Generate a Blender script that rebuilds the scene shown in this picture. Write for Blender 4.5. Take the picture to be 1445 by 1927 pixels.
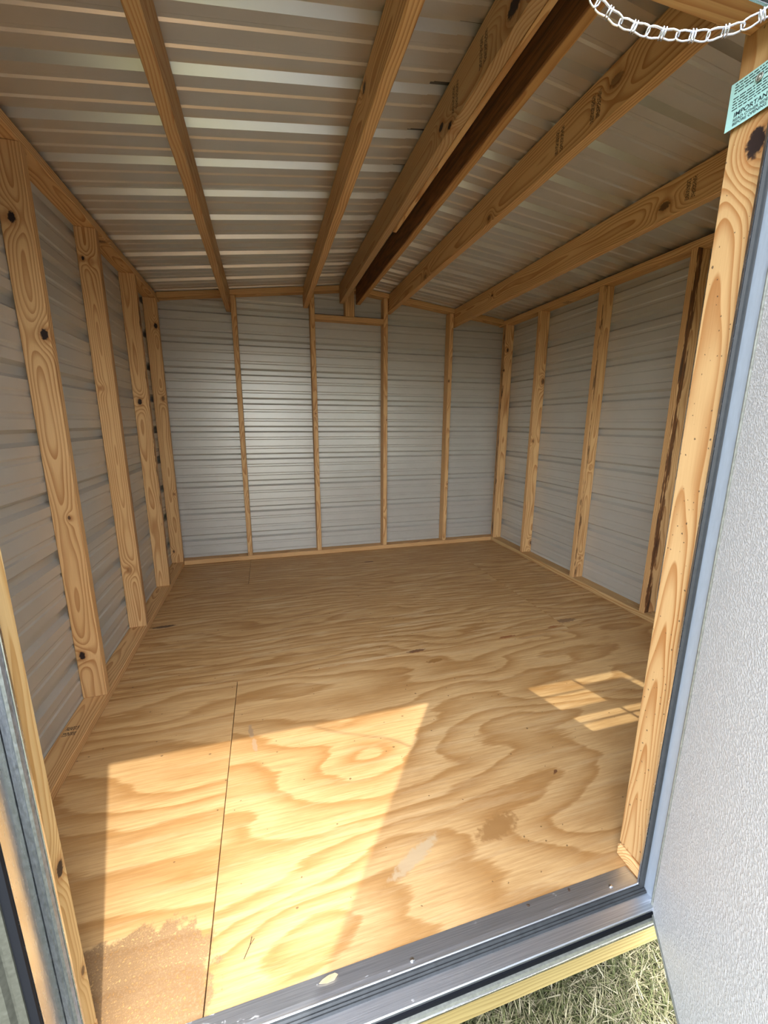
import bpy, bmesh, math, random
from mathutils import Vector, Matrix
random.seed(7)
for o in list(bpy.data.objects): bpy.data.objects.remove(o)
S = bpy.context.scene
COL = S.collection

# ------------------------------------------------------------------ camera
F_PX, YAW, PIT, ROL = 770.24, 0.2795, 0.2144, 0.0037
CAM = Vector((0.7956, -0.6448, 1.1746))
fwd = Vector((math.sin(YAW)*math.cos(PIT), math.cos(YAW)*math.cos(PIT), -math.sin(PIT)))
rt = Vector((math.cos(YAW), -math.sin(YAW), 0))
up = rt.cross(fwd)
rt2 = rt*math.cos(ROL) + up*math.sin(ROL)
up2 = -rt*math.sin(ROL) + up*math.cos(ROL)
cd = bpy.data.cameras.new('camera')
cd.sensor_fit = 'VERTICAL'; cd.sensor_height = 24.0; cd.lens = F_PX/1927*24.0
cd.clip_start = 0.02
cam = bpy.data.objects.new('camera', cd); COL.objects.link(cam)
m = Matrix((rt2, up2, -fwd)).transposed().to_4x4(); m.translation = CAM
cam.matrix_world = m
S.camera = cam

# ------------------------------------------------------------------ light
SUN_TRAVEL = Vector((-0.250, 0.855, -1.83)).normalized()
SUN_E, SKY_S, EXPO = 2.9, 1.3, 0.55
sl = bpy.data.lights.new('sun', 'SUN'); sl.energy = SUN_E; sl.angle = 0.0093; sl.color = (1.0, 0.95, 0.86)
so = bpy.data.objects.new('sun', sl); COL.objects.link(so)
so.rotation_euler = SUN_TRAVEL.to_track_quat('-Z', 'Y').to_euler()
so.location = -SUN_TRAVEL*6
W_ = bpy.data.worlds.new('world'); S.world = W_; W_.use_nodes = True
wt = W_.node_tree; wt.nodes.clear()
sky = wt.nodes.new('ShaderNodeTexSky'); sky.sky_type = 'NISHITA'; sky.sun_disc = False
sky.sun_elevation = math.asin(-SUN_TRAVEL.z)
sky.sun_rotation = math.atan2(-SUN_TRAVEL.x, -SUN_TRAVEL.y)
sky.air_density = 1.0; sky.dust_density = 0.8; sky.ozone_density = 1.0
bg = wt.nodes.new('ShaderNodeBackground'); bg.inputs['Strength'].default_value = SKY_S
wo = wt.nodes.new('ShaderNodeOutputWorld')
hs = wt.nodes.new('ShaderNodeHueSaturation'); hs.inputs['Saturation'].default_value = .28
wt.links.new(sky.outputs[0], hs.inputs['Color']); wt.links.new(hs.outputs[0], bg.inputs[0]); wt.links.new(bg.outputs[0], wo.inputs[0])
vs = S.view_settings
S.display_settings.display_device = 'sRGB'
vs.view_transform = 'Standard'; vs.look = 'None'; vs.exposure = EXPO; vs.gamma = 1.0; vs.use_curve_mapping = False
S.cycles.max_bounces = 14; S.cycles.diffuse_bounces = 10; S.cycles.glossy_bounces = 6; S.cycles.transparent_max_bounces = 12

# ------------------------------------------------------------------ node helpers
class NT:
    def __init__(s, name):
        s.m = bpy.data.materials.new(name); s.m.use_nodes = True
        s.t = s.m.node_tree; s.t.nodes.clear()
        s.out = s.t.nodes.new('ShaderNodeOutputMaterial')
    def new(s, k): return s.t.nodes.new(k)
    def put(s, sock, v):
        if isinstance(v, bpy.types.NodeSocket): s.t.links.new(v, sock)
        else: sock.default_value = v
    def math(s, op, a, b=None, c=None, clamp=False):
        n = s.new('ShaderNodeMath'); n.operation = op; n.use_clamp = clamp
        s.put(n.inputs[0], a)
        if b is not None: s.put(n.inputs[1], b)
        if c is not None: s.put(n.inputs[2], c)
        return n.outputs[0]
    def comb(s, x, y, z):
        n = s.new('ShaderNodeCombineXYZ')
        for i, v in enumerate((x, y, z)): s.put(n.inputs[i], v)
        return n.outputs[0]
    def sep(s, v):
        n = s.new('ShaderNodeSeparateXYZ'); s.put(n.inputs[0], v); return n.outputs
    def noise(s, vec, scale=1.0, detail=2.0, rough=0.5):
        n = s.new('ShaderNodeTexNoise'); s.put(n.inputs['Vector'], vec)
        n.inputs['Scale'].default_value = scale; n.inputs['Detail'].default_value = detail
        n.inputs['Roughness'].default_value = rough
        return n.outputs[0]
    def ramp(s, f, stops, interp='LINEAR'):
        n = s.new('ShaderNodeValToRGB'); n.color_ramp.interpolation = interp
        e = n.color_ramp.elements
        while len(e) < len(stops): e.new(0.5)
        for el, (p, c) in zip(e, stops):
            el.position = p; el.color = (c[0], c[1], c[2], 1)
        s.put(n.inputs[0], f); return n.outputs[0]
    def sstep(s, v, lo, hi):
        n = s.new('ShaderNodeMapRange'); n.interpolation_type = 'SMOOTHSTEP'
        s.put(n.inputs[0], v); s.put(n.inputs[1], lo); s.put(n.inputs[2], hi)
        return n.outputs[0]
    def mix(s, f, a, b, blend='MIX'):
        n = s.new('ShaderNodeMix'); n.data_type = 'RGBA'; n.blend_type = blend
        s.put(n.inputs[0], f)
        for sock, v in ((n.inputs[6], a), (n.inputs[7], b)):
            if isinstance(v, tuple): v = (v[0], v[1], v[2], 1)
            s.put(sock, v)
        return n.outputs[2]
    def coord(s, kind='Object'): return s.new('ShaderNodeTexCoord').outputs[kind]
    def bsdf(s, color, rough=0.5, metal=0.0, spec=0.5, bump=None, bstr=0.2, bdist=0.002, aniso=0.0):
        n = s.new('ShaderNodeBsdfPrincipled')
        if isinstance(color, tuple): color = (color[0], color[1], color[2], 1)
        s.put(n.inputs['Base Color'], color); s.put(n.inputs['Roughness'], rough)
        s.put(n.inputs['Metallic'], metal); s.put(n.inputs['Specular IOR Level'], spec)
        if bump is not None:
            b = s.new('ShaderNodeBump'); b.inputs['Strength'].default_value = bstr
            b.inputs['Distance'].default_value = bdist
            s.put(b.inputs['Height'], bump); s.t.links.new(b.outputs[0], n.inputs['Normal'])
        s.t.links.new(n.outputs[0], s.out.inputs[0]); return n

def wood(name, axis, seed=0, knots=(), light=(.73,.47,.22), dark=(.42,.19,.06), pith=None, tilt=None,
         ring=.0085, stamps=(), bark=None, speck=False, tone=1.0, face='A'):
    """sawn pine: growth rings around a pith line, knots bend the rings.  Coordinates are the board's own."""
    r = random.Random(seed*31+5)
    g = NT('pine_'+name)
    x, y, z = g.sep(g.coord())
    if axis == 'z': L, A, B = z, x, y
    elif axis == 'y': L, A, B = y, x, z
    else: L, A, B = x, y, z
    if pith is None: pith = (r.uniform(.0,.09), r.choice((-1, 1))*r.uniform(.03,.07))
    if tilt is None: tilt = (r.uniform(-.012,.012), r.uniform(-.022,.022))
    so_ = seed*3.7
    low = g.comb(g.math('MULTIPLY_ADD', A, 7.0, so_), g.math('MULTIPLY', B, 7.0), g.math('MULTIPLY_ADD', L, 1.6, so_))
    n1 = g.math('SUBTRACT', g.noise(low, 1.0, 2.0), .5)
    n2 = g.math('SUBTRACT', g.noise(low, 1.7, 1.0), .5)
    a = g.math('ADD', g.math('MULTIPLY_ADD', L, tilt[0], g.math('SUBTRACT', A, pith[0])), g.math('MULTIPLY', n1, .030))
    b = g.math('ADD', g.math('MULTIPLY_ADD', L, tilt[1], g.math('SUBTRACT', B, pith[1])), g.math('MULTIPLY', n2, .045))
    rad = g.math('SQRT', g.math('ADD', g.math('MULTIPLY', a, a), g.math('MULTIPLY', b, b)))
    kmask = None; kcore = None
    for (ka, kb, kl, kr, black) in knots:
        da = g.math('SUBTRACT', A, ka); db = g.math('SUBTRACT', B, kb); dl = g.math('MULTIPLY', g.math('SUBTRACT', L, kl), .62)
        if axis == 'z' and face == 'A': db = g.math('MULTIPLY', db, .35)
        else: da = g.math('MULTIPLY', da, .35)
        d2 = g.math('ADD', g.math('ADD', g.math('MULTIPLY', da, da), g.math('MULTIPLY', db, db)), g.math('MULTIPLY', dl, dl))
        d2 = g.math('DIVIDE', d2, kr*kr)
        rad = g.math('ADD', rad, g.math('MULTIPLY', g.math('POWER', 2.718, g.math('MULTIPLY', d2, -.11)), kr*2.6))
        wob = g.math('MULTIPLY_ADD', g.noise(g.coord(), 130.0, 2.0), .9, -.45)
        d = g.math('ADD', g.math('SQRT', d2), wob)
        mk = g.math('MULTIPLY', g.math('SUBTRACT', 1.0, g.sstep(d, .75, 1.15)), black)
        halo = g.math('MULTIPLY', g.math('SUBTRACT', 1.0, g.sstep(d, .8, 2.4)), .55)
        kmask = mk if kmask is None else g.math('MAXIMUM', kmask, mk)
        kcore = halo if kcore is None else g.math('MAXIMUM', kcore, halo)
    ph = g.math('ADD', g.math('DIVIDE', rad, ring), seed*.37)
    fr = g.math('FRACT', ph)
    late = g.ramp(fr, [(0, (0,0,0)), (.40, (.10,.10,.10)), (.80, (.85,.85,.85)), (.93, (1,1,1)), (1.0, (.0,.0,.0))])
    late = g.math('MULTIPLY', late, g.math('MULTIPLY_ADD', g.noise(low, 2.3, 1.0), .9, .35), clamp=True)
    fine = g.noise(g.comb(g.math('MULTIPLY', A, 420.), g.math('MULTIPLY', B, 420.), g.math('MULTIPLY', L, 9.)), 1.0, 2.0)
    col = g.mix(late, tuple(c*tone for c in light), tuple(c*tone for c in dark))
    col = g.mix(.5, col, g.ramp(fine, [(.25, (.80,.78,.74)), (.7, (1,1,1))]), 'MULTIPLY')
    blot = g.noise(low, .9, 3.0)
    col = g.mix(.5, col, g.ramp(blot, [(.35, (.86,.80,.70)), (.62, (1,1,1))]), 'MULTIPLY')
    if kcore is not None: col = g.mix(kcore, col, (.34*tone,.14*tone,.04*tone))
    if kmask is not None: col = g.mix(kmask, col, (.022,.012,.010))
    if bark:      # bark = (axis letter, position, reach): dark wane running along one edge
        src = A if bark[0] == 'A' else B
        dist = g.math('ABSOLUTE', g.math('SUBTRACT', src, bark[1]))
        nn = g.noise(g.comb(g.math('MULTIPLY', A, 60.), g.math('MULTIPLY', B, 60.), g.math('MULTIPLY', L, 6.)), 1.0, 3.0, .6)
        lim = g.math('MULTIPLY', g.sstep(nn, bark[3], bark[3]+.2), bark[2])
        mk = g.math('SUBTRACT', 1.0, g.sstep(g.math('SUBTRACT', dist, lim), -.004, .003))
        if len(bark) > 5: mk = g.math('MULTIPLY', mk, g.math('LESS_THAN', B, bark[5]))
        col = g.mix(g.math('MULTIPLY', mk, bark[4] if len(bark) > 4 else .93), col, g.ramp(nn, [(.40, (.20,.075,.022)), (.68, (.03,.012,.008))]))
    for (sl0, sl1, c0, c1) in stamps:   # faded ink grade marks
        cc = A if axis == 'z' or (axis == 'y' and abs(c1) < 0) else (B if axis == 'y' else A)
        if isinstance(c0, str): cc = A; c0 = float(c0)
        ml = g.math('MULTIPLY', g.math('GREATER_THAN', L, sl0), g.math('LESS_THAN', L, sl1))
        mc = g.math('MULTIPLY', g.math('GREATER_THAN', cc, c0), g.math('LESS_THAN', cc, c1))
        ink = g.math('GREATER_THAN', g.noise(g.coord(), 260.0, 0.0), .45)
        rows = g.math('GREATER_THAN', g.math('FRACT', g.math('DIVIDE', g.math('SUBTRACT', L, sl0), (sl1-sl0)/2.0)), .3)
        col = g.mix(g.math('MULTIPLY', g.math('MULTIPLY', ml, mc), g.math('MULTIPLY', g.math('MULTIPLY', ink, rows), .8)), col, (.05,.03,.02))
    if speck:
        sp = g.math('GREATER_THAN', g.noise(g.comb(g.math('MULTIPLY', A, 150.), g.math('MULTIPLY', B, 150.), g.math('MULTIPLY', L, 120.)), 1.0, 0.0), .79)
        col = g.mix(g.math('MULTIPLY', sp, .8), col, (.05,.03,.02))
    g.bsdf(col, .62, 0, .3, bump=g.math('ADD', late, fine), bstr=.12, bdist=.001)
    return g.m

def plywood(name, seed, ringscale, flame, stains=(), dirt=False, strk=.62):
    """rotary-peeled pine veneer, grain along x.  flame = how wide the cathedral figure opens."""
    g = NT('plywood_'+name)
    P = g.coord(); x, y, z = g.sep(P)
    so_ = seed*11.3
    wv = g.comb(g.math('MULTIPLY_ADD', x, 1.15, so_), g.math('MULTIPLY_ADD', y, 3.4, so_), seed*2.1)
    h = g.noise(wv, 1.0, 1.6, .42)
    h2 = g.noise(g.comb(g.math('MULTIPLY_ADD', x, 4.5, so_), g.math('MULTIPLY', y, 24.), seed), 1.0, 3.0)
    fld = g.math('ADD', g.math('MULTIPLY', h, flame), g.math('MULTIPLY', y, ringscale))
    fld = g.math('MULTIPLY_ADD', h2, .62, fld)
    h3 = g.noise(g.comb(g.math('MULTIPLY_ADD', x, 9.0, so_), g.math('MULTIPLY', y, 190.), seed), 1.0, 2.0)
    fld = g.math('MULTIPLY_ADD', h3, .22, fld)
    fld = g.math('MULTIPLY_ADD', x, ringscale*.06, fld)
    fr = g.math('FRACT', fld)
    band = g.ramp(fr, [(0, (.0,.0,.0)), (.30, (.10,.10,.10)), (.60, (.45,.45,.45)), (.84, (.85,.85,.85)), (.92, (.75,.75,.75)), (1.0, (0,0,0))])
    streak = g.noise(g.comb(g.math('MULTIPLY_ADD', x, 5.0, so_), g.math('MULTIPLY', y, 130.), 0.0), 1.0, 4.0, .62)
    fib = g.noise(g.comb(g.math('MULTIPLY', x, 26.), g.math('MULTIPLY', y, 620.), 0.0), 1.0, 2.0)
    band = g.math('MULTIPLY', band, g.math('MULTIPLY_ADD', streak, 1.0, .42), clamp=True)
    col = g.mix(band, (.67,.44,.205), (.42,.215,.066))
    col = g.mix(strk, col, g.ramp(streak, [(.30, (.62,.52,.40)), (.60, (1,1,1))]), 'MULTIPLY')
    pale = g.noise(g.comb(g.math('MULTIPLY_ADD', x, 2.2, so_), g.math('MULTIPLY', y, 30.), 7.0), 1.0, 5.0, .7)
    col = g.mix(g.math('MULTIPLY', g.sstep(pale, .50, .64), g.math('MULTIPLY', strk*strk, .70)), col, (.70,.52,.30))
    col = g.mix(.35, col, g.ramp(fib, [(.3, (.72,.66,.58)), (.65, (1,1,1))]), 'MULTIPLY')
    wide = g.noise(g.comb(g.math('MULTIPLY_ADD', x, 1.6, so_), g.math('MULTIPLY', y, 2.2), 3.0), 1.0, 2.0)
    col = g.mix(.45, col, g.ramp(wide, [(.35, (.80,.72,.62)), (.65, (1,1,1))]), 'MULTIPLY')
    for (sx, sy, rx, ry, rot, c) in stains:
        dx = g.math('SUBTRACT', x, sx); dy = g.math('SUBTRACT', y, sy)
        cs, sn = math.cos(rot), math.sin(rot)
        u = g.math('DIVIDE', g.math('ADD', g.math('MULTIPLY', dx, cs), g.math('MULTIPLY', dy, sn)), rx)
        v = g.math('DIVIDE', g.math('SUBTRACT', g.math('MULTIPLY', dy, cs), g.math('MULTIPLY', dx, sn)), ry)
        d = g.math('SQRT', g.math('ADD', g.math('MULTIPLY', u, u), g.math('MULTIPLY', v, v)))
        d = g.math('ADD', d, g.math('MULTIPLY_ADD', g.noise(P, 70., 2.0), 1.1, -.55))
        col = g.mix(g.math('MULTIPLY', g.math('SUBTRACT', 1.0, g.sstep(d, .6, 1.05)), .9), col, c)
    if dirt:   # dried mud tracked in over the sill
        dx = g.math('DIVIDE', g.math('SUBTRACT', x, .44), .19); dy = g.math('DIVIDE', g.math('SUBTRACT', y, .075), .150)
        d = g.math('SQRT', g.math('ADD', g.math('POWER', g.math('ABSOLUTE', dx), 3.0), g.math('POWER', g.math('ABSOLUTE', dy), 3.0)))
        d = g.math('ADD', d, g.math('MULTIPLY_ADD', g.noise(P, 24., 4.0, .65), 1.0, -.5))
        mk = g.math('SUBTRACT', 1.0, g.sstep(d, .86, 1.0))
        gr = g.noise(g.comb(g.math('MULTIPLY', x, 150.), g.math('MULTIPLY', y, 150.), 0.), 1.0, 3.0, .7)
        mk = g.math('MULTIPLY', mk, g.sstep(gr, .30, .50))
        col = g.mix(g.math('MULTIPLY', mk, .85), col, g.ramp(gr, [(.4, (.17,.10,.05)), (.65, (.33,.21,.11))]))
    spn = g.noise(g.comb(g.math('MULTIPLY', x, 60.), g.math('MULTIPLY', y, 75.), seed), 1.0, 0.0)
    col = g.mix(g.math('MULTIPLY', g.math('GREATER_THAN', spn, .845), .75), col, (.13,.07,.03))
    g.bsdf(col, .52, 0, .35, bump=g.math('ADD', streak, fib), bstr=.14, bdist=.0015)
    return g.m

def simple(name, color, rough=.5, metal=0., spec=.5, nscale=0, namp=.2, bump=0., stretch=(1,1,1), rvar=.25):
    g = NT(name)
    if nscale:
        mp = g.new('ShaderNodeMapping'); g.put(mp.inputs[0], g.coord()); mp.inputs['Scale'].default_value = stretch
        n = g.noise(mp.outputs[0], nscale, 3.0, .6)
        c = g.mix(1.0, color, g.ramp(n, [(.3, (1-namp,)*3), (.7, (1,1,1))]), 'MULTIPLY')
        g.bsdf(c, g.math('MULTIPLY_ADD', n, rvar, rough-rvar*.5), metal, spec, bump=n if bump else None, bstr=bump, bdist=.001)
    else: g.bsdf(color, rough, metal, spec)
    return g.m

M_WALL = simple('painted_steel_greige', (.53,.52,.47), .36, .25, .6, 5, .06, rvar=.04)
M_ROOF = simple('painted_steel_roof_back', (.70,.68,.63), .37, .75, .6, 5, .06, rvar=.04)
M_EXT = simple('painted_steel_clay', (.075,.072,.067), .45, .0, .5, 9, .08)
M_ALU = simple('mill_aluminium', (.72,.74,.77), .26, 1., .5, 40, .22, .05, (1, 8, 8))
M_ALUV = simple('mill_aluminium_upright', (.74,.76,.79), .24, 1., .5, 40, .12, .04, (8, 8, 1))
M_SATIN = simple('satin_aluminium_sky_tint', (.37,.43,.51), .50, .45, .5, 40, .10, 0, (8, 8, 1))  # sky reflection put into the base colour as a blue tint
M_RUB = simple('dark_rubber', (.045,.05,.055), .55, 0, .4, 60, .3)
M_FOIL = simple('crinkled_foil_seal', (.30,.33,.37), .34, .9, .5, 260, .35, .9, (1, 1, .35))
M_BLACK = simple('black_gasket', (.006,.007,.010), .7, 0, .12)
M_ZINC = simple('bright_zinc', (.70,.73,.78), .24, 1.)
M_STEEL = simple('galvanised_trim', (.40,.42,.38), .42, .55, .5, 120, .3, .2)
M_FLG = simple('painted_flange', (.065,.068,.056), .5, .0, .4, 150, .35, .3)
M_SOIL = simple('dry_soil', (.20,.16,.095), .95, 0, .1, 30, .5)

# ------------------------------------------------------------------ object helpers
def link(name, me, mat=None, parent=None, loc=(0,0,0)):
    o = bpy.data.objects.new(name, me); COL.objects.link(o)
    o.location = loc
    if mat and not me.materials: me.materials.append(mat)
    if parent:
        o.parent = parent; o.location = Vector(loc) - abs_loc(parent)
    return o
def abs_loc(o):
    v = Vector(o.location)
    while o.parent: o = o.parent; v += Vector(o.location)
    return v
def thing(name, label, cat, loc=(0,0,0), kind=None, group=None):
    o = bpy.data.objects.new(name, None); COL.objects.link(o); o.location = loc; o.empty_display_size = .1
    o['label'] = label; o['category'] = cat
    if kind: o['kind'] = kind
    if group: o['group'] = group
    return o
def mesh_from(bm, name, smooth=False):
    bmesh.ops.recalc_face_normals(bm, faces=bm.faces)
    me = bpy.data.meshes.new(name); bm.to_mesh(me); bm.free()
    if smooth:
        for p in me.polygons: p.use_smooth = True
    return me
def box_bm(bm, lo, hi, bevel=0.0, mat=None):
    vs_ = []
    r = bmesh.ops.create_cube(bm, size=1.0)
    vs_ = r['verts']
    for v in vs_:
        v.co = Vector([lo[i] + (v.co[i]+.5)*(hi[i]-lo[i]) for i in range(3)])
        if mat: v.co = mat @ v.co
    if bevel > 0:
        ed = list({e for v in vs_ for e in v.link_edges})
        bmesh.ops.bevel(bm, geom=ed, offset=bevel, segments=1, affect='EDGES')
def board(name, lo, hi, mat, parent, bevel=.003, rot_y=0.0, label=None):
    """a sawn board; its own origin is its low corner, so the grain is laid out along the board itself"""
    bm = bmesh.new(); size = [hi[i]-lo[i] for i in range(3)]
    box_bm(bm, (0,0,0), size, bevel)
    o = link(name, mesh_from(bm, name), mat, parent, lo)
    if rot_y: o.rotation_euler = (0, rot_y, 0)
    if label: o['label'] = label
    return o
def prism(name, prof, axis, a0, a1, mat, parent, smooth=False, loc0=(0,0,0)):
    """closed profile [(p,q)] swept along an axis: 'x' -> (y,z), 'y' -> (x,z), 'z' -> (x,y)"""
    bm = bmesh.new()
    def pt(p, q, a): return {'x': (a,p,q), 'y': (p,a,q), 'z': (p,q,a)}[axis]
    r0 = [bm.verts.new(pt(p, q, a0)) for p, q in prof]; r1 = [bm.verts.new(pt(p, q, a1)) for p, q in prof]
    n = len(prof)
    for i in range(n): bm.faces.new((r0[i], r0[(i+1) % n], r1[(i+1) % n], r1[i]))
    bm.faces.new(r0); bm.faces.new(list(reversed(r1)))
    o = link(name, mesh_from(bm, name, smooth), mat, parent, (0,0,0))
    return o
def plain_box(name, lo, hi, mat, parent=None, bevel=.0015):
    c = [(lo[0]+hi[0])/2, (lo[1]+hi[1])/2, lo[2]]
    bm = bmesh.new(); box_bm(bm, [lo[i]-c[i] for i in range(3)], [hi[i]-c[i] for i in range(3)], bevel)
    return link(name, mesh_from(bm, name), mat, parent, c)

# ribbed sheet: ribs every 9 inches, two small stiffening ribs between
PITCH = .2286
def rib_profile(v0, v1, phase):
    pts = []
    k0 = int(math.floor((v0-phase)/PITCH))-1; k1 = int(math.ceil((v1-phase)/PITCH))+1
    for k in range(k0, k1+1):
        c = phase + k*PITCH
        pts += [(c-.029, 0), (c-.015, .021), (c+.015, .021), (c+.029, 0)]
        for mm in (.0762, .1524):
            pts += [(c+mm-.013, 0), (c+mm-.006, .0042), (c+mm+.006, .0042), (c+mm+.013, 0)]
    out = []
    for (a, b) in zip(pts, pts[1:]):
        if b[0] <= v0 or a[0] >= v1: continue
        def at(v): t = (v-a[0])/(b[0]-a[0]); return (v, a[1]+t*(b[1]-a[1]))
        p = a if a[0] >= v0 else at(v0); q = b if b[0] <= v1 else at(v1)
        if not out or out[-1] != p: out.append(p)
        out.append(q)
    return out
def ribbed(name, u0, u1, v0, v1, phase, place, mat, parent, clips=(), off=0.0, mat2=None):
    prof = rib_profile(v0, v1, phase)
    bm = bmesh.new(); TH = .0012
    rows = []
    for w_add in (off, off+TH):
        for u in (u0, u1):
            rows.append([bm.verts.new(place(u, v, w+w_add)) for v, w in prof])
    n = len(prof)
    for i in range(n-1):
        bm.faces.new((rows[0][i], rows[0][i+1], rows[1][i+1], rows[1][i]))
        f = bm.faces.new((rows[2][i], rows[3][i], rows[3][i+1], rows[2][i+1])); f.material_index = 1 if mat2 else 0
    for r_, s_ in ((0, 2), (1, 3)):
        for i in range(n-1): bm.faces.new((rows[r_][i], rows[r_][i+1], rows[s_][i+1], rows[s_][i]))
    for i in (0, n-1): bm.faces.new((rows[0][i], rows[1][i], rows[3][i], rows[2][i]))
    for co, no in clips:
        bmesh.ops.bisect_plane(bm, geom=bm.verts[:]+bm.edges[:]+bm.faces[:], plane_co=co, plane_no=no, clear_outer=True)
    me = mesh_from(bm, name); me.materials.append(mat)
    if mat2: me.materials.append(mat2)
    return link(name, me, None, parent)

# ------------------------------------------------------------------ dimensions (metres)
W, D = 3.060, 3.042            # inside faces of the steel: x 0..W, back at y = D
YF = -.034                     # inside face of the front steel
T, E = .0381, .0889            # two-by-four
H = 2.056                      # top of studs
SL = .119; RZ = 2.097          # roof pitch, roof underside at the eaves
def roof_z(x): return RZ + SL*(x if x <= W/2 else W-x)
SIDE_PH, ROOF_PH = .890, .655
DX0, DX1, DZ = .417, 1.683, 1.862       # rough door opening between studs, header underside
WX0, WX1, WZ0, WZ1 = 2.080, 2.650, .860, 1.745   # window opening
ang = math.atan(SL)

# ------------------------------------------------------------------ setting
ground = thing('ground', 'dry lawn ground around the shed', 'ground', (1.5, 1.0, -.24), 'structure')
bm = bmesh.new(); bmesh.ops.create_grid(bm, x_segments=40, y_segments=40, size=14)
g = NT('dry_lawn'); P = g.coord()
nn = g.noise(P, 9.0, 5.0, .7); n2 = g.noise(P, .9, 2.0)
c = g.ramp(nn, [(.32, (.07,.06,.035)), (.5, (.17,.16,.085)), (.68, (.30,.27,.17))])
c = g.mix(.5, c, g.ramp(n2, [(.4, (.75,.85,.6)), (.6, (1,1,1))]), 'MULTIPLY')
g.bsdf(c, .95, 0, .1, bump=nn, bstr=.6, bdist=.02)
link('soil', mesh_from(bm, 'soil'), g.m, ground, (1.5, 1.0, -.24))

# floor ------------------------------------------------------------
floor = thing('floor', 'bare plywood shed floor of butted sheets', 'floor', (W/2, D/2, -.02), 'structure')
BR = (.15,.06,.025); OR = (.42,.20,.055)
ROW = (-.030, 1.166, 2.385, D)
XS = ((0.0, .611, W), (0.0, 2.447, W), (0.0, .619, W))
ply = {
 (0,0): plywood('near_narrow', 1, 9.0, 5.5, dirt=True),
 (0,1): plywood('near_wide', 2, 6.0, 9.5, dirt=True, stains=[(1.40,.215,.085,.035,.25,(.32,.165,.055)), (1.13,.20,.10,.022,.45,(.50,.37,.22)),
        (1.696,.336,.016,.006,.6,BR), (1.56,1.075,.05,.018,.1,(.30,.145,.04)), (.680,.815,.010,.045,.14,(.38,.25,.14)), (.696,.740,.010,.045,.14,(.42,.28,.16))]),
 (1,0): plywood('middle', 3, 20.0, 8.0, strk=1.0, stains=[(1.502,1.186,.060,.014,.05,BR), (2.046,1.186,.060,.013,0,(.26,.085,.025)), (.165,1.83,.075,.018,.06,(.09,.045,.03)), (2.37,1.215,.04,.012,.1,(.3,.11,.03))]),
 (1,1): plywood('middle_right', 4, 18.0, 7.0, strk=1.0, stains=[(2.49,1.262,.09,.025,.0,(.24,.14,.07))]),
 (2,0): plywood('back_left', 5, 24.0, 5.0, strk=1.0),
 (2,1): plywood('back_wide', 6, 26.0, 5.5, strk=1.0, stains=[(1.60,2.63,.05,.016,0,BR)]),
}
for j in range(3):
    for i in range(2):
        x0, x1 = XS[j][i], XS[j][i+1]; gp = .0012
        bm = bmesh.new()
        box_bm(bm, (x0+gp, ROW[j]+gp, -.018), (x1-gp, ROW[j+1]-gp, 0.0), .0008)
        link('plywood_sheet', mesh_from(bm, 'plywood_sheet'), ply[(j,i)], floor)
pt_l, pt_d = (.62,.50,.20), (.40,.29,.09)
RB = -.156
rimm = wood('rim_front', 'x', 41, light=(.31,.245,.10), dark=(.20,.145,.05), ring=.012)
board('rim_board', (-.02, -.060, RB), (W+.02, -.060+T, -.019), rimm, floor, label='yellowish treated rim board under the door sill')
rim2 = wood('rim_rest', 'x', 42, light=pt_l, dark=pt_d)
rim3 = wood('rim_side', 'y', 43, light=pt_l, dark=pt_d)
board('rim_board', (-.02, D-T+.02, RB), (W+.02, D+.02, -.019), rim2, floor)
board('rim_board', (-.02, -.020, RB), (-.02+T, D-T+.018, -.019), rim3, floor)
board('rim_board', (W+.02-T, -.020, RB), (W+.02, D-T+.018, -.019), rim3, floor)
for x in (.5, W-.6): board('skid', (x, -.02, -.24), (x+.09, D, RB), rim3, floor)

# left wall --------------------------------------------------------
LS = [(.530, 11, []), (1.1562, 12, [(.034,0,1.794,.011,1), (.073,0,1.435,.012,1), (.057,0,.776,.005,.8), (.024,0,.196,.011,1)]),
      (1.7849, 13, [(.023,0,1.884,.006,1), (.052,0,1.872,.008,0), (.030,0,1.30,.006,0), (.039,0,.341,.010,.25)]),
      (2.4014, 14, [(.036,0,1.264,.012,1)]), (2.9187, 15, [(.070,0,1.827,.012,1), (.068,0,1.311,.010,.6), (.071,0,.574,.006,.4), (.025,0,.098,.007,.8)])]
wl = thing('wall_left', 'left wall of pine studs against ribbed greige steel', 'wall', (0, D/2, 0), 'structure')
pith_l = {11: None, 12: (.035,-.050), 13: (.055,-.020), 14: (.03,-.035), 15: (.045,-.03)}
for y, sd, kn in LS:
    bk = ('A', .0889, .016, .52) if sd == 14 else (('A', .0889, .012, .60) if sd == 13 else None)
    board('stud', (0, y, T), (E, y+T, H), wood('stud_left', 'z', sd, kn, pith=pith_l[sd], bark=bk), wl,
          label='pine stud with three black knots' if sd == 12 else None)
board('bottom_plate', (0, .06, 0), (E, D-E-.001, T), wood('plate_left', 'y', 16, stamps=[(.86,.92,'.012',.055)], pith=(.03,.09), ring=.008), wl)
board('top_plate', (0, YF+.001, H), (E, D-.001, H+T), wood('plate_left_top', 'y', 17, [(.06,0,1.98,.009,.6)], pith=(.05,-.03)), wl)
def pl_left(u, v, w): return (-w, u, v)
for k in range(3):
    z0 = -.165 if k == 0 else SIDE_PH-.2286*4+.9144*k - .035
    z1 = min(SIDE_PH-.2286*4+.9144*(k+1)+.012, H+T+.01)
    ribbed('steel_panel', YF-.02, D+.02, z0, z1, SIDE_PH, pl_left, M_WALL, wl, off=.0014*(k % 2), mat2=M_EXT)
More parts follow.
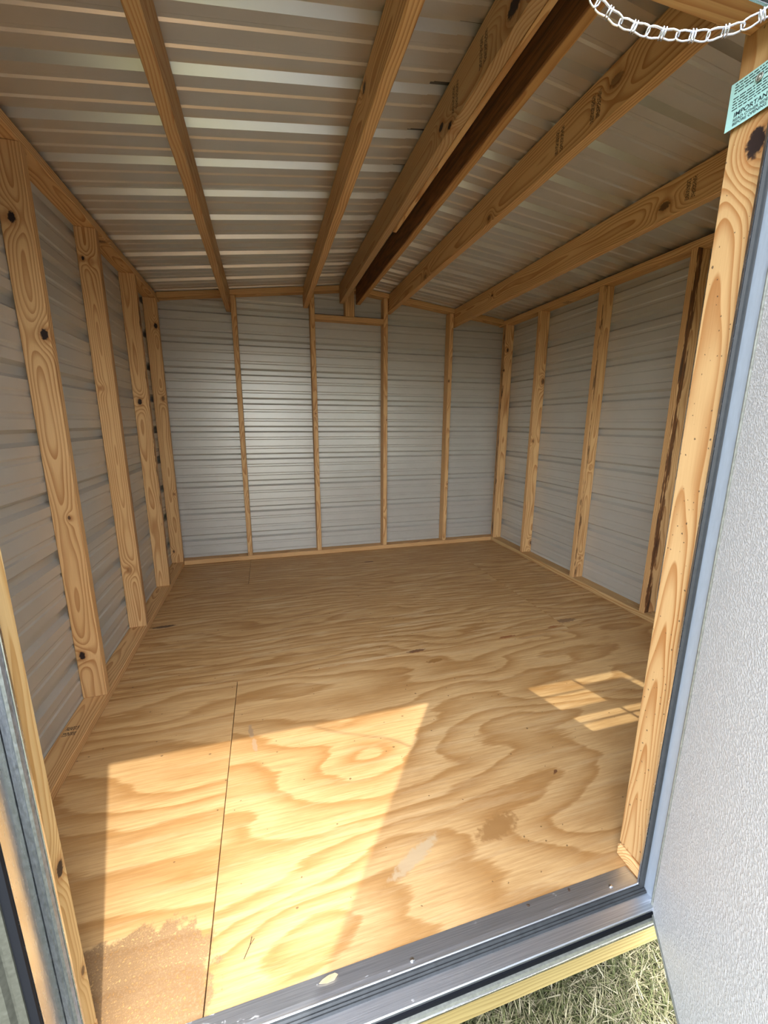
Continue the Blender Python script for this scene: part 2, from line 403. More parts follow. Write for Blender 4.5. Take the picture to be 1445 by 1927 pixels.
# right wall -------------------------------------------------------
wr = thing('wall_right', 'right wall of pine studs against ribbed greige steel', 'wall', (W, D/2, 0), 'structure')
x0 = W-E
RS = [(.530, 21, [], None), (1.1489, 22, [], ('A', .017, .021, .33, .95, .004)), (1.7656, 23, [(.047,0,.151,.008,.2), (.05,0,.83,.006,0)], ('A', .012, .020, .46, .75, .004)),
      (2.4091, 24, [(.070,0,1.477,.013,.7), (.022,0,.989,.009,.5), (.082,0,.083,.012,.7)], None), (2.9126, 25, [(.032,0,1.799,.011,.9), (.006,0,1.62,.007,.9)], ('A', .0, .014, .52))]
for y, sd, kn, bk in RS:
    board('stud', (x0, y, T), (W, y+T, H), wood('stud_right', 'z', sd, kn, bark=bk, pith=(.045,-.035) if sd in (23,25) else None), wr,
          label='pine stud with a strip of dark bark down its edge' if sd == 22 else None)
board('bottom_plate', (x0, .06, 0), (W, D-E-.001, T), wood('plate_right', 'y', 26, light=(.60,.42,.2), pith=(.03,.08)), wr)
board('top_plate', (x0, YF+.001, H), (W, D-.001, H+T), wood('plate_right_top', 'y', 27, stamps=[(2.16,2.22,'.02',.07)], pith=(.05,-.03)), wr)
def pl_right(u, v, w): return (W+w, u, v)
for k in range(3):
    z0 = -.165 if k == 0 else SIDE_PH-.2286*4+.9144*k - .035
    z1 = min(SIDE_PH-.2286*4+.9144*(k+1)+.012, H+T+.01)
    ribbed('steel_panel', YF-.02, D+.02, z0, z1, SIDE_PH, pl_right, M_WALL, wr, off=.0014*(k % 2), mat2=M_EXT)
# back wall --------------------------------------------------------
wb = thing('wall_back', 'back gable wall of pine studs against ribbed greige steel', 'wall', (W/2, D, 0), 'structure')
yb = D-E
def plate_under(x): return roof_z(x) - T/math.cos(ang) - .002
BX = [(.5981, 31, []), (1.2009, 32, [(.02,.0,1.25,.004,.7)]), (1.8194, 33, [(.03,0,1.2,.004,.6)]), (2.4305, 34, [(.01,0,1.55,.007,.7), (.03,0,.6,.004,.6)])]
for x, sd, kn in BX:
    zt = min(plate_under(x), plate_under(x+T)) - .001
    board('stud', (x, yb, T), (x+T, D-.0005, zt), wood('stud_back', 'z', sd, [(a,b,l-T,r,k) for a,b,l,r,k in kn], pith=(.02,-.09), ring=.005), wb)
for x in (.001, W-T-.001):
    board('stud', (x, yb+.001, T), (x+T, D-.0005, plate_under(x if x > 1 else x)-.003-.005), wood('stud_back_corner', 'z', 35), wb)
board('bottom_plate', (0.001, yb, 0), (W-.001, D-.0005, T-.0005), wood('plate_back', 'x', 36, pith=(.03,.08)), wb)
gm = [wood('gable_plate', 'x', 37, pith=(.03,-.06)), wood('gable_plate', 'x', 38, pith=(.03,-.06))]
Lg = (W/2-E)/math.cos(ang)
def gable_plates(y0, y1, parent, mats):
    # left: low corner at x=E, slope up to ridge; right mirrored
    z = plate_under(E)
    board('gable_plate', (E, y0, z), (E+Lg-.004, y1, z+T), mats[0], parent, rot_y=-ang)
    xr = W/2+.002; zr = plate_under(W/2-.0001)
    board('gable_plate', (xr, y0, zr), (xr+Lg-.004, y1, zr+T), mats[1], parent, rot_y=ang)
gable_plates(yb, D-.0005, wb, gm)
board('blocking', (1.2009+T, yb, 1.997), (1.8194, D-.0005, 2.035), wood('blocking', 'x', 39, pith=(.02,-.05)), wb)
for a, b, sd in ((1.491, 1.5295, 51), (1.5305, 1.569, 52)):
    board('cripple_post', (a, yb+.004, 2.035), (b, D-.002, plate_under(a if b < W/2 else b)-.001), wood('cripple', 'z', sd), wb)
def pl_back(u, v, w): return (u, D+w, v)
def gable_clips(y):
    return [((0, y, RZ-.002), (-SL, 0, 1)), ((W, y, RZ-.002), (SL, 0, 1))]
for k in range(3):
    z0 = -.165 if k == 0 else SIDE_PH-.2286*4+.9144*k - .035
    z1 = SIDE_PH-.2286*4+.9144*(k+1)+.012
    ribbed('steel_panel', -.02, W+.02, z0, z1, SIDE_PH, pl_back, M_WALL, wb, off=.0014*(k % 2), clips=gable_clips(D), mat2=M_EXT)
# front wall -------------------------------------------------------
wf = thing('wall_front', 'front wall of studs and ribbed steel around the doorway', 'wall', (W/2, YF, 0), 'structure')
yf0, yf1 = YF+.0005, YF+.0005+E+.004
def pl_front(u, v, w): return (u, YF-w, v)
jmat = wood('jamb_right', 'z', 61, [(.0,.040,1.637,.016,1)], light=(.55,.36,.17), dark=(.33,.135,.035), speck=True, face='B', pith=(-.030,.060), tilt=(.030,-.006), ring=.0060)
board('door_stud', (DX1, yf0, T), (DX1+T, yf1, 2.02), jmat, wf, label='sunlit pine door stud with a big black knot')
board('door_stud', (DX0-T, yf0, T), (DX0, yf1, 2.02), wood('jamb_left', 'z', 62, [(.038,.075,.388,.010,1), (.038,.08,.143,.006,.7)], face='B', light=(.72,.52,.25), dark=(.52,.30,.10)), wf)
board('bottom_plate', (DX1-.010, yf0, 0.0005), (W-.001-E, yf1, T), wood('plate_front', 'x', 63, pith=(.03,-.02), ring=.0062), wf, bevel=.008)
board('bottom_plate', (E+.001, yf0, 0.0005), (DX0+.001, yf1, T), wood('plate_front_left', 'x', 64), wf)
board('door_header', (DX0, yf0, DZ), (DX1, yf1-.010, DZ+T), wood('header', 'x', 65, pith=(.04,-.05), light=(.62,.38,.16)), wf)
board('door_header', (DX0, yf0, DZ+T+.001), (DX1, yf0+T, DZ+T+.11), wood('header_upper', 'x', 66), wf)
for x, sd in ((.001, 67), (W-T-.001, 68)):
    board('stud', (x, yf0, T), (x+T, yf1-.002, H-.001), wood('stud_front_corner', 'z', sd), wf)
for x in (WX0-T-.002, WX1+.002):
    board('stud', (x, yf0, T), (x+T, yf1-.002, plate_under(x+T)-.003), wood('stud_window', 'z', 69), wf)
for z in (WZ0-T-.002, WZ1+.002):
    board('window_framing', (WX0-.001, yf0, z), (WX1+.001, yf1-.002, z+T), wood('window_framing', 'x', 70), wf)
gable_plates(yf0, yf1-.002, wf, gm)
rects = [(-.02, DX0-.03, -.165, 2.4), (DX0-.03, DX1+.03, DZ+.02, 2.4), (DX1+.03, WX0, -.165, 2.4),
         (WX0, WX1, -.165, WZ0), (WX0, WX1, WZ1, 2.4), (WX1, W+.02, -.165, 2.4)]
for a, b, z0, z1 in rects:
    ribbed('steel_panel', a, b, z0, z1, SIDE_PH, pl_front, M_WALL, wf, clips=gable_clips(YF), mat2=M_EXT)
# unseen corner strips, added outside to keep light out of the ribs
def corner(x0_, x1_, y0_, y1_, par): plain_box('corner_light_seal', (x0_, y0_, -.165), (x1_, y1_, 2.10), M_EXT, par, .002)
corner(-.030, -.0238, YF-.03, YF+.05, wl); corner(-.0255, .06, YF-.0275, YF-.0222, wl)
corner(W+.0238, W+.030, YF-.03, YF+.05, wr); corner(W-.06, W+.0255, YF-.0275, YF-.0222, wr)
corner(-.030, -.0238, D-.05, D+.03, wl); corner(-.0255, .06, D+.0238, D+.029, wb)
corner(W+.0238, W+.030, D-.05, D+.03, wr); corner(W-.06, W+.0255, D+.0238, D+.029, wb)

# roof -------------------------------------------------------------
ce = thing('ceiling', 'open shed ceiling of rafters under ribbed steel roof', 'ceiling', (W/2, D/2, 2.3), 'structure')
RH = .140
def rafter(x, sd, **k):
    lab = k.pop('label', None)
    zt = min(roof_z(x), roof_z(x+T)) - .001
    y0_ = yf1+.002 if k.pop('inner', True) else YF+.001
    kn = [(a, z_-(zt-RH), y_-y0_, r_, b_) for (a, y_, z_, r_, b_) in k.pop('kn', [])]
    st = [(y_-.03-y0_, y_+.02-y0_, .03, .105) for y_ in k.pop('st', [])]
    board('rafter', (x, y0_, zt-RH), (x+T, D-.0015 if k.pop('far', True) else yb-.001, zt), wood('rafter', 'y', sd, kn, stamps=st, **k), ce, label=lab)
rafter(.558, 81, light=(.60,.40,.19), pith=(-.05,.06))
rafter(1.155, 82, kn=[(0,.851,2.201,.012,.9)], pith=(-.06,.07))
rafter(1.442, 83, kn=[(0,.907,2.176,.012,1), (0,.834,2.140,.010,1), (0,.465,2.176,.02,1)], st=[.62,.80], light=(.54,.36,.18), dark=(.36,.18,.07), pith=(-.04,.05), far=False)
rafter(1.579, 84, kn=[(0,.973,2.228,.02,1)], light=(.58,.33,.12), dark=(.38,.17,.05), bark=('A', .0, .006, .15, .85), far=False, label='dark reddish ridge rafter with bark and painted shade on its left face')  # bark tone over the left face also paints shade between the ridge rafters
rafter(1.866, 85, kn=[(0,.58,2.18,.016,.5), (0,1.313,2.119,.010,.6), (0,2.124,2.116,.012,.5)], st=[.66,.83], pith=(-.05,.07))
rafter(2.475, 86, kn=[(0,.922,2.075,.016,.75), (0,2.318,2.101,.008,.9)], st=[.81], pith=(-.05,.05))
board('rafter_scab', (1.442+T+.001, yf1+.002, 2.125), (1.442+T+.021, 1.60, 2.255), wood('scab', 'y', 87), ce)
XR = 1.39
cs = math.cos(ang)
def pl_roofL(u, v, w): return (u, v, RZ+SL*u+w)
def pl_roofR(u, v, w): return (u, v, RZ+SL*(W-u)+w)
y_start = ROOF_PH - 3.5*PITCH + .1143
for k in range(4):
    a = max(YF-.07, ROOF_PH-.9144+.9144*k-.035); b = min(D+.07, ROOF_PH-.9144+.9144*(k+1)+.012)
    ribbed('roof_panel', -.07, XR, a, b, ROOF_PH, pl_roofL, M_ROOF, ce, off=.0014*(k % 2))
    ribbed('roof_panel', W/2-.002, W+.07, a, b, ROOF_PH, pl_roofR, M_ROOF, ce, off=.0014*(k % 2))
    ribbed('roof_panel', XR-.03, W/2+.004, a, b, ROOF_PH, pl_roofL, M_ROOF, ce, off=.0022+.0014*(k % 2))
rc = [(XR-.12, roof_z(XR-.12)+.0245), (W/2, roof_z(W/2)+.0245), (W-XR+.12, roof_z(XR-.12)+.0245), (W-XR+.12, roof_z(XR-.12)+.0265), (W/2, roof_z(W/2)+.0265), (XR-.12, roof_z(XR-.12)+.0265)]
prism('ridge_cap', rc, 'y', YF-.07, D+.07, M_EXT, ce)
for xa, xb in ((-.074, -.0705), (W+.0705, W+.074)): plain_box('eave_light_seal', (xa, YF-.075, 2.0), (xb, D+.075, 2.125), M_EXT, ce)  # unseen strips added to stop light leaking in at the eaves
for xa, xb in ((-.0705, -.0302), (W+.0302, W+.0705)): plain_box('soffit_light_seal', (xa, YF-.075, 2.0), (xb, D+.075, 2.003), M_EXT, ce, 0)  # unseen too, added to close the eaves against light from below
def rake(y0_, y1_):
    for s in (0, 1):
        pr = [(-.07, roof_z(-.07)-.05), (W/2, roof_z(W/2)-.05), (W/2, roof_z(W/2)+.024), (-.07, roof_z(-.07)+.024)]
        if s: pr = [(W-p, q) for p, q in pr]
        prism('rake_trim', pr, 'y', y0_, y1_, M_EXT, ce)
rake(YF-.0745, YF-.0705); rake(D+.0705, D+.0745)

# ------------------------------------------------------------------ door frame (extruded aluminium with seals)
tr = thing('trim_1', 'extruded aluminium door frame with threshold and dark seals', 'door frame', ((DX0+DX1)/2, YF, 0), 'structure')
FX0, FX1, FZ1 = .444, 1.660, 1.834     # lip line
JX0, JX1, JZ = .424, 1.674, 1.852      # strip behind the stop
YL, YS = -.027, -.078
SILL_T = -.002
# uprights: outer profile in (x,y) for right side, mirrored for left
def upright(side, nm):
    lip, jam, stud_ = (FX1, JX1, DX1) if side > 0 else (FX0, JX0, DX0)
    s = side
    prism('frame_lip', [(lip, YL), (lip, YL-.003), (stud_-s*.0005+s*.02, YL-.003), (stud_+s*.02, YL)] if False else
          [(lip, YL+.002), (lip, YL-.002), (jam+s*.004, YL-.002), (jam+s*.004, YL+.002)], 'z', SILL_T+.012, FZ1, M_ALUV, nm)
    prism('weather_seal', [(lip+s*.002, YL-.0025), (lip+s*.004, YL-.0075), (lip+s*.0075, YL-.009), (lip+s*.010, YL-.0065), (lip+s*.0125, YL-.009), (jam-s*.001, YL-.007), (jam-s*.0005, YL-.0025)],
          'z', SILL_T+.001, FZ1, M_RUB if s > 0 else M_FOIL, nm)
    ye = YS if s < 0 else -.0595
    prism('jamb_strip', [(jam, YL-.0022), (jam, ye), (jam+s*.003, ye), (jam+s*.003, YL-.0022)], 'z', SILL_T-.02, JZ, M_ALUV if s < 0 else M_SATIN, nm)
    if s < 0:
        prism('outer_gasket', [(jam-.001, YS-.0005), (jam-.001, YS-.006), (jam-.012, YS-.006), (jam-.012, YS-.0005)], 'z', SILL_T-.05, JZ+.02, M_BLACK, nm)
        prism('outer_flange', [(jam-.012, YS-.000), (jam-.0125, YS-.008), (jam-.020, YS-.010), (jam-.0215, YS-.006), (jam-.026, YS-.006), (jam-.030, YS-.013), (jam-.040, YS-.014), (jam-.046, YS-.008), (jam-.047, YF-.003), (jam-.040, YF-.003), (jam-.012, YF-.004)],
              'z', -.07, JZ+.05, M_FLG, nm)
    else:
        prism('outer_flange', [(jam+.0035, -.0585), (jam+.050, -.0585), (jam+.052, YF-.022), (jam+.0035, YF-.022)], 'z', -.07, JZ+.05, M_STEEL, nm)
upright(+1, tr); upright(-1, tr)
# head
prism('frame_lip', [(YL+.002, FZ1), (YL-.002, FZ1), (YL-.002, JZ+.004), (YL+.002, JZ+.004)], 'x', JX0-.003, JX1+.003, M_ALU, tr)
prism('weather_seal', [(YL-.0025, FZ1+.002), (YL-.009, FZ1+.006), (YL-.0065, FZ1+.010), (YL-.009, FZ1+.013), (YL-.0025, JZ-.0005)], 'x', JX0+.001, JX1-.001, M_RUB, tr)
prism('jamb_strip', [(YL-.0022, JZ), (YS, JZ), (YS, JZ+.003), (YL-.0022, JZ+.003)], 'x', JX0, JX1, M_ALU, tr)
prism('outer_flange', [(YS, JZ+.0035), (YS-.004, JZ+.007), (YS-.004, JZ+.045), (YF-.003, JZ+.052), (YF-.003, JZ+.0035)], 'x', JX0-.04, JX1+.05, M_STEEL, tr)
# threshold, from the plywood outwards
ga = NT('sill_aluminium'); Pq = ga.coord(); xq, yq, zq = ga.sep(Pq)
sc = ga.noise(ga.comb(ga.math('MULTIPLY', xq, 6.), ga.math('MULTIPLY', yq, 420.), 0.), 1.0, 3.0)
dn = ga.noise(ga.comb(ga.math('MULTIPLY', xq, 22.), ga.math('MULTIPLY', yq, 40.), 0.), 1.0, 4.0, .65)
dm = ga.sstep(ga.math('ADD', dn, ga.math('MULTIPLY', ga.sstep(xq, .85, .45), .30)), .66, .80)
alu_c = ga.ramp(sc, [(.3, (.52,.56,.62)), (.7, (.76,.80,.86))])
colq = ga.mix(ga.math('MULTIPLY', dm, .75), alu_c, (.60,.50,.36))
nq = ga.bsdf(colq, ga.math('MULTIPLY_ADD', dm, .3, .42), ga.math('SUBTRACT', 1.0, ga.math('MULTIPLY', dm, .85)), .5, bump=sc, bstr=.08)
M_SILL = ga.m
prism('sill_plate', [(.022, .0006), (.021, .0020), (-.012, .0045), (-.0225, .0045), (-.0225, .0006)], 'x', DX0+.002, DX1-.0105, M_SILL, tr)
prism('sill_ridge', [(-.0232, .0), (-.0232, .010), (-.0250, .0115), (-.0268, .0115), (-.0285, .010), (-.0285, -.010), (-.0232, -.010)], 'x', JX0+.002, JX1-.002, M_SILL, tr)
prism('weather_seal', [(-.0290, .009), (-.0320, .009), (-.0350, .005), (-.0375, .006), (-.0400, .003), (-.0425, .0035), (-.0450, SILL_T+.0003), (-.0290, SILL_T+.0003)], 'x', JX0+.001, JX1-.001, M_RUB, tr)
prism('sill_strip', [(-.0290, SILL_T), (-.0745, SILL_T), (-.0765, SILL_T-.002), (-.0765, SILL_T-.008), (-.0290, SILL_T-.008)], 'x', JX0, JX1, M_SILL, tr)
prism('outer_gasket', [(-.0670, SILL_T-.0085), (-.0800, SILL_T-.009), (-.0800, SILL_T-.021), (-.0670, SILL_T-.021)], 'x', JX0-.01, JX1, M_BLACK, tr)
prism('outer_flange', [(-.0620, SILL_T-.0215), (-.0850, SILL_T-.0215), (-.0865, SILL_T-.029), (-.0620, SILL_T-.031)], 'x', JX0-.04, JX1+.04, M_STEEL, tr)
prism('drip_bead', [(-.0845+.0045*math.cos(t), SILL_T-.0335+.0045*math.sin(t)) for t in [i*math.pi/5 for i in range(10)]], 'x', JX0-.04, JX1+.04, M_ALU, tr, True)
for x in (1.047, 1.592, .62):
    bm = bmesh.new()
    bmesh.ops.create_uvsphere(bm, u_segments=10, v_segments=6, radius=.0058)
    for v in bm.verts: v.co.z = max(0, v.co.z)*.55
    link('screw', mesh_from(bm, 'screw', True), M_ZINC, tr, (x, -.010, .0044))

# ------------------------------------------------------------------ open door leaf
HX, HY = 1.667, -.066
dirv = Vector((-.586, -.810, 0)).normalized()
da = math.atan2(dirv.y, dirv.x)
door = thing('door_1', 'white textured shed door swung open to the right', 'door', (HX, HY, -.02), 'structure')
door.rotation_euler = (0, 0, da)
def dpart(name, lo, hi, mat, par=door, bevel=.002):
    bm = bmesh.new(); box_bm(bm, lo, hi, bevel)
    o = bpy.data.objects.new(name, mesh_from(bm, name)); COL.objects.link(o); o.data.materials.append(mat); o.parent = par
    return o
# door local: x along the leaf from the hinge, y>0 is the outside face, z up from the leaf's bottom; inside face towards y<0
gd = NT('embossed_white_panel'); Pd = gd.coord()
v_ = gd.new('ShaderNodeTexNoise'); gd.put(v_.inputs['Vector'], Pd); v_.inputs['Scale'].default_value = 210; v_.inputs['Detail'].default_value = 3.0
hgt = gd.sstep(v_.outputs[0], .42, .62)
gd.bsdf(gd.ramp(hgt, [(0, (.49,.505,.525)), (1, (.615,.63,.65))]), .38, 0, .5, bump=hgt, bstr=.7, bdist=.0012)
LW, LH = 1.19, 1.858
TH = .034
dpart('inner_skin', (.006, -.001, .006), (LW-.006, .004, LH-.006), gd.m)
dpart('core', (.004, .0042, .004), (LW-.004, TH-.004, LH-.004), M_STEEL, bevel=0)
dpart('outer_skin', (.006, TH-.0038, .006), (LW-.006, TH, LH-.006), M_EXT)
for lo, hi in (((0, -.0035, 0), (LW, .002, .0058)), ((0, -.0035, LH-.0058), (LW, .002, LH)), ((0, -.0035, .0058), (.0058, .002, LH-.0058)), ((LW-.0058, -.0035, .0058), (LW, .002, LH-.0058))):
    dpart('edge_trim', lo, hi, M_STEEL, bevel=.001)
for lo, hi in (((0, .0022, -.004), (LW, TH, .0038)), ((0, .0022, LH-.0038), (LW, TH, LH)), ((LW-.0038, .0022, .004), (LW, TH, LH-.004))):
    dpart('edge_seal', lo, hi, M_RUB, bevel=.001)
dpart('hinge_leaf', (-.004, .0022, 0), (.0038, TH, LH), M_ALUV, bevel=.001)

# ------------------------------------------------------------------ window in the front wall
wn = thing('window_1', 'small white grid window in front wall beside the door', 'window', ((WX0+WX1)/2, YF, WZ0), 'structure')
M_VIN = simple('white_vinyl', (.80,.80,.78), .4)
gg = NT('window_glass'); tb = gg.new('ShaderNodeBsdfTransparent'); gb = gg.new('ShaderNodeBsdfGlossy'); gb.inputs['Roughness'].default_value = .02
mx = gg.new('ShaderNodeMixShader')
tb.inputs[0].default_value = (.93,.95,.94,1)
mx.inputs[0].default_value = .08; gg.t.links.new(tb.outputs[0], mx.inputs[1]); gg.t.links.new(gb.outputs[0], mx.inputs[2]); gg.t.links.new(mx.outputs[0], gg.out.inputs[0])
ya, yb_ = YF-.012, YF+.010
for lo, hi in (((WX0, ya, WZ0), (2.107, yb_, WZ1)), ((2.624, ya, WZ0), (WX1, yb_, WZ1)), ((2.107, ya, 1.712), (2.624, yb_, WZ1)), ((2.107, ya, WZ0), (2.624, yb_, .892))):
    plain_box('window_frame', lo, hi, M_VIN, wn)
plain_box('meeting_rail', (2.107, ya+.001, 1.250), (2.624, yb_-.001, 1.322), M_VIN, wn)
for z in (1.53, 1.15): plain_box('grid_bar', (2.107, YF-.003, z-.007), (2.624, YF+.003, z+.007), M_VIN, wn)
plain_box('grid_bar', (2.344, YF-.0034, 1.322), (2.358, YF+.0034, 1.712), M_VIN, wn)
plain_box('grid_bar', (2.344, YF-.0034, .892), (2.358, YF+.0034, 1.250), M_VIN, wn)
plain_box('pane', (2.107, YF-.008, 1.322), (2.624, YF-.005, 1.712), gg.m, wn, 0)
plain_box('pane', (2.107, YF-.008, .892), (2.624, YF-.005, 1.250), gg.m, wn, 0)
plain_box('paper_sticker', (2.362, YF-.0048, 1.330), (2.585, YF-.0040, 1.600), simple('sticker_paper', (.75,.75,.72), .7), wn, 0)

# ------------------------------------------------------------------ chain across the doorway top
def tube_bm(bm, pts, r, closed=True, seg=6):
    n = len(pts); rings = []
    for i in range(n):
        p = Vector(pts[i]); a = Vector(pts[(i-1) % n] if closed or i > 0 else pts[i]); b = Vector(pts[(i+1) % n] if closed or i < n-1 else pts[i])
        t = (b-a).normalized(); ref = Vector((0,0,1)) if abs(t.z) < .9 else Vector((1,0,0))
        if i == 0: nrm = t.cross(ref).normalized()
        else: nrm = (nrm - t*nrm.dot(t)).normalized()
        bn = t.cross(nrm)
        rings.append([bm.verts.new(p + (nrm*math.cos(2*math.pi*k/seg) + bn*math.sin(2*math.pi*k/seg))*r) for k in range(seg)])
    for i in range(n if closed else n-1):
        A_, B_ = rings[i], rings[(i+1) % n]
        for k in range(seg): bm.faces.new((A_[k], A_[(k+1) % seg], B_[(k+1) % seg], B_[k]))
    if not closed: bm.faces.new(list(reversed(rings[0]))); bm.faces.new(rings[-1])
CH = [(1.135,-.062,1.868), (1.190,-.075,1.780), (1.243,-.080,1.715), (1.285,-.092,1.690), (1.335,-.110,1.677), (1.385,-.130,1.672), (1.420,-.150,1.676), (1.440,-.170,1.684), (1.462,-.195,1.699), (1.485,-.225,1.722), (1.505,-.262,1.752)]
def spline(pts, n):
    out = []
    for i in range(len(pts)-1):
        p0 = Vector(pts[max(i-1,0)]); p1 = Vector(pts[i]); p2 = Vector(pts[i+1]); p3 = Vector(pts[min(i+2,len(pts)-1)])
        for k in range(n):
            t = k/n
            out.append(.5*((2*p1)+(p2-p0)*t+(2*p0-5*p1+4*p2-p3)*t*t+(3*p1-p0-3*p2+p3)*t**3))
    out.append(Vector(pts[-1])); return out
chain = thing('chain', 'bright zinc knotted-link chain hanging across the top of the doorway', 'chain', (1.385,-.13,1.672))
pl = spline(CH, 40); cum = [0]
for a, b in zip(pl, pl[1:]): cum.append(cum[-1]+(b-a).length)
def at_len(s):
    for i in range(len(cum)-1):
        if cum[i+1] >= s: return pl[i].lerp(pl[i+1], (s-cum[i])/max(1e-9, cum[i+1]-cum[i]))
    return pl[-1]
LK, WH, R_ = .0385, .0055, .00120
bm = bmesh.new()
lp = []
hl = LK/2+.0015
for i in range(28):     # one long loop, pinched in the middle
    t = 2*math.pi*i/28
    cx_, cy_ = math.cos(t), math.sin(t)
    X = math.copysign(abs(cx_)**.42, cx_)*hl; Y = math.copysign(abs(cy_)**.55, cy_)*WH
    Y *= 1-.30*math.exp(-(X/.0045)**2)
    lp.append((X, Y, .0012*math.sin(2*t)))
tube_bm(bm, lp, R_)
for xo in (-.0019, .0019):   # the knot: wire wrapped round the waist
    tube_bm(bm, [(xo, (WH*.72+.0022)*math.cos(2*math.pi*k/12), .0040*math.sin(2*math.pi*k/12)) for k in range(12)], R_*.9)
link_me = mesh_from(bm, 'chain_link', True); link_me.materials.append(M_ZINC)
nl = int(cum[-1]/LK)
for i in range(nl):
    p0 = at_len(i*LK); p1 = at_len((i+1)*LK)
    t = (p1-p0).normalized(); tocam = (Vector((.8,-.64,1.17))-p0).normalized()
    n_ = Vector((-.35,-.75,-.55)); n_ = (n_ - t*n_.dot(t)).normalized()
    tw = .45 if i % 2 else -.35
    n_ = (n_*math.cos(tw) + t.cross(n_)*math.sin(tw))
    yv = n_.cross(t)
    o = bpy.data.objects.new('chain_link', link_me); COL.objects.link(o); o.parent = chain
    mt = Matrix((t, yv, n_)).transposed().to_4x4(); mt.translation = (p0+p1)/2 - Vector(chain.location)
    o.matrix_local = mt

# ------------------------------------------------------------------ paper tag stapled to the door stud
tag = thing('paper_tag', 'pale turquoise IMPORTANT notice stapled to the right door stud', 'notice', (1.676, .015, 1.70))
M_TAG = simple('turquoise_paper', (.36,.62,.60), .75, 0, .2, 30, .06)
M_INK = simple('black_ink', (.02,.03,.035), .8, 0, .1)
TY0, TY1, TZ0, TZ1 = .060, -.062, 1.717, 1.794   # left edge y, right edge y
def tag_x(u, v):   # slight curl off the stud
    return 1.6755 - .001*(1-v)**2 - .003*max(0, .35-u)**1.5*4
def tag_pt(u, v, lift=0.0):
    return Vector((tag_x(u, v)-lift, TY0+(TY1-TY0)*u, TZ0+(TZ1-TZ0)*v + .004*u))
bm = bmesh.new(); NU, NV = 14, 10
for lf in (0, .0004):
    gv = [[bm.verts.new(tag_pt(i/NU, j/NV, lf)-Vector(tag.location)) for j in range(NV+1)] for i in range(NU+1)]
    for i in range(NU):
        for j in range(NV): bm.faces.new((gv[i][j], gv[i+1][j], gv[i+1][j+1], gv[i][j+1]))
me = mesh_from(bm, 'paper', True); link('paper', me, M_TAG, tag, tag.location)
def tag_text(txt, u0, v0, hgt, name):
    cu = bpy.data.curves.new(name, 'FONT'); cu.body = txt; cu.size = 1.0; cu.offset = .018
    ob = bpy.data.objects.new(name, cu); COL.objects.link(ob)
    dg = bpy.context.evaluated_depsgraph_get(); me = bpy.data.meshes.new_from_object(ob.evaluated_get(dg))
    bpy.data.objects.remove(ob)
    for v in me.vertices:
        u = u0 + v.co.x*hgt/abs(TY1-TY0); w = v0 + v.co.y*hgt/(TZ1-TZ0)
        v.co = tag_pt(u, w, .0009) - Vector(tag.location)
    link(name, me, M_INK, tag, tag.location)
tag_text('IMPORTANT!', .10, .235, .0108, 'print')
tag_text('READ OTHER SIDE', .10, .140, .0068, 'print')
tag_text('BEFORE OPENING', .10, .055, .0068, 'print')
bm = bmesh.new(); rr = random.Random(3)
for v in (.93, .87, .81, .75, .64, .58, .52, .46, .40):    # paragraphs too small to read
    u = .06
    while u < .9:
        wd = rr.uniform(.02, .08)
        q_ = [tag_pt(u, v, .0009), tag_pt(u+wd, v, .0009), tag_pt(u+wd, v+.022, .0009), tag_pt(u, v+.022, .0009)]
        bm.faces.new([bm.verts.new(p-Vector(tag.location)) for p in q_]); u += wd+.014
link('small_print', mesh_from(bm, 'small_print'), M_INK, tag, tag.location)
bm = bmesh.new()
tube_bm(bm, [tag_pt(.40+.042*math.cos(t), .74+.065*math.sin(t), .003)-Vector(tag.location) for t in [i*math.pi/6 for i in range(12)]], .0014)
link('washer', mesh_from(bm, 'washer', True), M_STEEL, tag, tag.location)
bm = bmesh.new(); bmesh.ops.create_uvsphere(bm, u_segments=10, v_segments=6, radius=.0034)
link('nail_head', mesh_from(bm, 'nail_head', True), M_STEEL, tag, tag_pt(.40, .74, .002))

# ------------------------------------------------------------------ bits lying about
def tagmesh(o, label, cat, group=None):
    o['label'] = label; o['category'] = cat
    if group: o['group'] = group
bm = bmesh.new()
prof = [(-.020,.000), (-.012,.004), (.002,.0065), (.016,.005), (.022,.0), (.012,-.006), (-.004,-.005)]
lo_ = [bm.verts.new((p, q, .0005+.05*max(0,q)+.10*abs(p)*.6)) for p, q in prof]; hi_ = [bm.verts.new((p, q, .0017+.05*max(0,q)+.10*abs(p)*.6)) for p, q in prof]
bm.faces.new(list(reversed(lo_))); bm.faces.new(hi_)
for i in range(len(prof)): bm.faces.new((lo_[i], lo_[(i+1)%len(prof)], hi_[(i+1)%len(prof)], hi_[i]))
o = link('dry_leaf', mesh_from(bm, 'dry_leaf'), simple('dry_leaf', (.62,.46,.27), .7, 0, .2, 60, .3), None, (.862, .008, .0035)); o.rotation_euler = (0, 0, .1)
tagmesh(o, 'curled tan dry leaf lying on the aluminium threshold', 'leaf')
M_BIT = simple('dark_leaf_bit', (.06,.035,.02), .8)
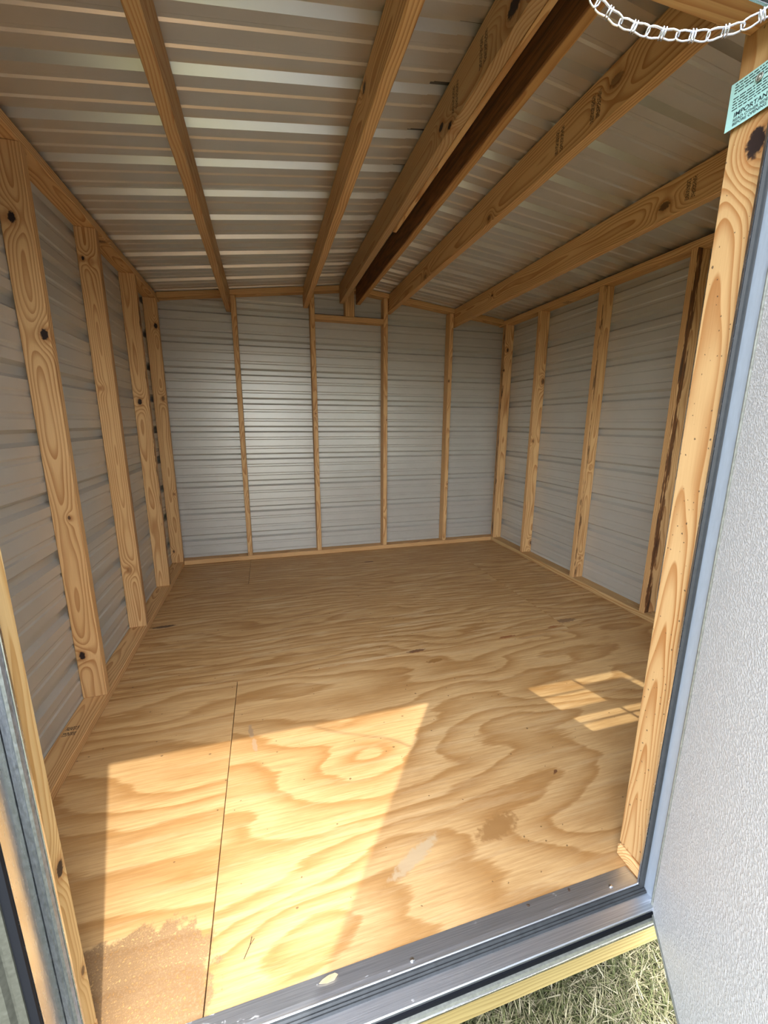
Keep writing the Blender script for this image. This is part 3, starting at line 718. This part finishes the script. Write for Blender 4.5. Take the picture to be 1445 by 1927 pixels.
for (x, y, r, lab) in ((1.483, .013, .0055, 'small dark crumb at the sill edge nearer the open door'), (1.361, .012, .0045, 'small dark crumb at the sill edge farther from the open door')):
    bm = bmesh.new(); bmesh.ops.create_icosphere(bm, subdivisions=1, radius=r)
    for v in bm.verts: v.co *= random.uniform(.6, 1.25); v.co.z = max(-r*.5, v.co.z*.7)
    o = link('crumb', mesh_from(bm, 'crumb'), M_BIT, None, (x, y, r*.5)); tagmesh(o, lab, 'crumb', 'dark crumbs along the sill')
bm = bmesh.new()
tube_bm(bm, [(-.012,-.022,.001), (0,0,.0015), (.004,.016,.0012)], .0008, False, 5); tube_bm(bm, [(0,0,.0015), (.010,.010,.003)], .0006, False, 5)
o = link('twig', mesh_from(bm, 'twig'), M_BIT, None, (.698, .118, 0)); tagmesh(o, 'tiny forked twig on the sunlit plywood', 'twig')

# ------------------------------------------------------------------ grass (uncountable blades)
g = NT('grass_blades'); geo = g.new('ShaderNodeNewGeometry')
c = g.ramp(geo.outputs['Random Per Island'], [(0, (.04,.045,.02)), (.35, (.12,.135,.05)), (.65, (.24,.21,.12)), (1, (.40,.36,.24))])
g.bsdf(c, .7, 0, .2)
rg = random.Random(11); vsx, fcs = [], []
def blade(x, y, z0):
    h = rg.uniform(.02, .075); w = rg.uniform(.0007, .0019); a = rg.uniform(0, 6.283); ln = rg.uniform(.2, 1.4)
    dx, dy = math.cos(a), math.sin(a); px, py = -dy*w, dx*w; i = len(vsx)
    m1, m2 = h*.45*ln, h*ln*1.1
    vsx.extend([(x-px, y-py, z0), (x+px, y+py, z0), (x+dx*m1*.6-px*.8, y+dy*m1*.6-py*.8, z0+h*.55), (x+dx*m1*.6+px*.8, y+dy*m1*.6+py*.8, z0+h*.55), (x+dx*m2, y+dy*m2, z0+h*(.95 if ln < .8 else .6))])
    fcs.extend([(i, i+1, i+3, i+2), (i+2, i+3, i+4)])
for _ in range(110000):
    x = rg.uniform(.5, 2.5); y = rg.uniform(-.95, .25)
    blade(x, y, -.243)
for _ in range(25000):
    x = rg.uniform(-1.2, 4.2); y = rg.uniform(-2.6, .1)
    blade(x, y, -.243)
me = bpy.data.meshes.new('grass'); me.from_pydata(vsx, [], fcs); me.update()
o = link('grass', me, g.m); o['kind'] = 'stuff'; o['label'] = 'dry straw and green lawn grass below the sill'; o['category'] = 'grass'
bpy.context.view_layer.update()
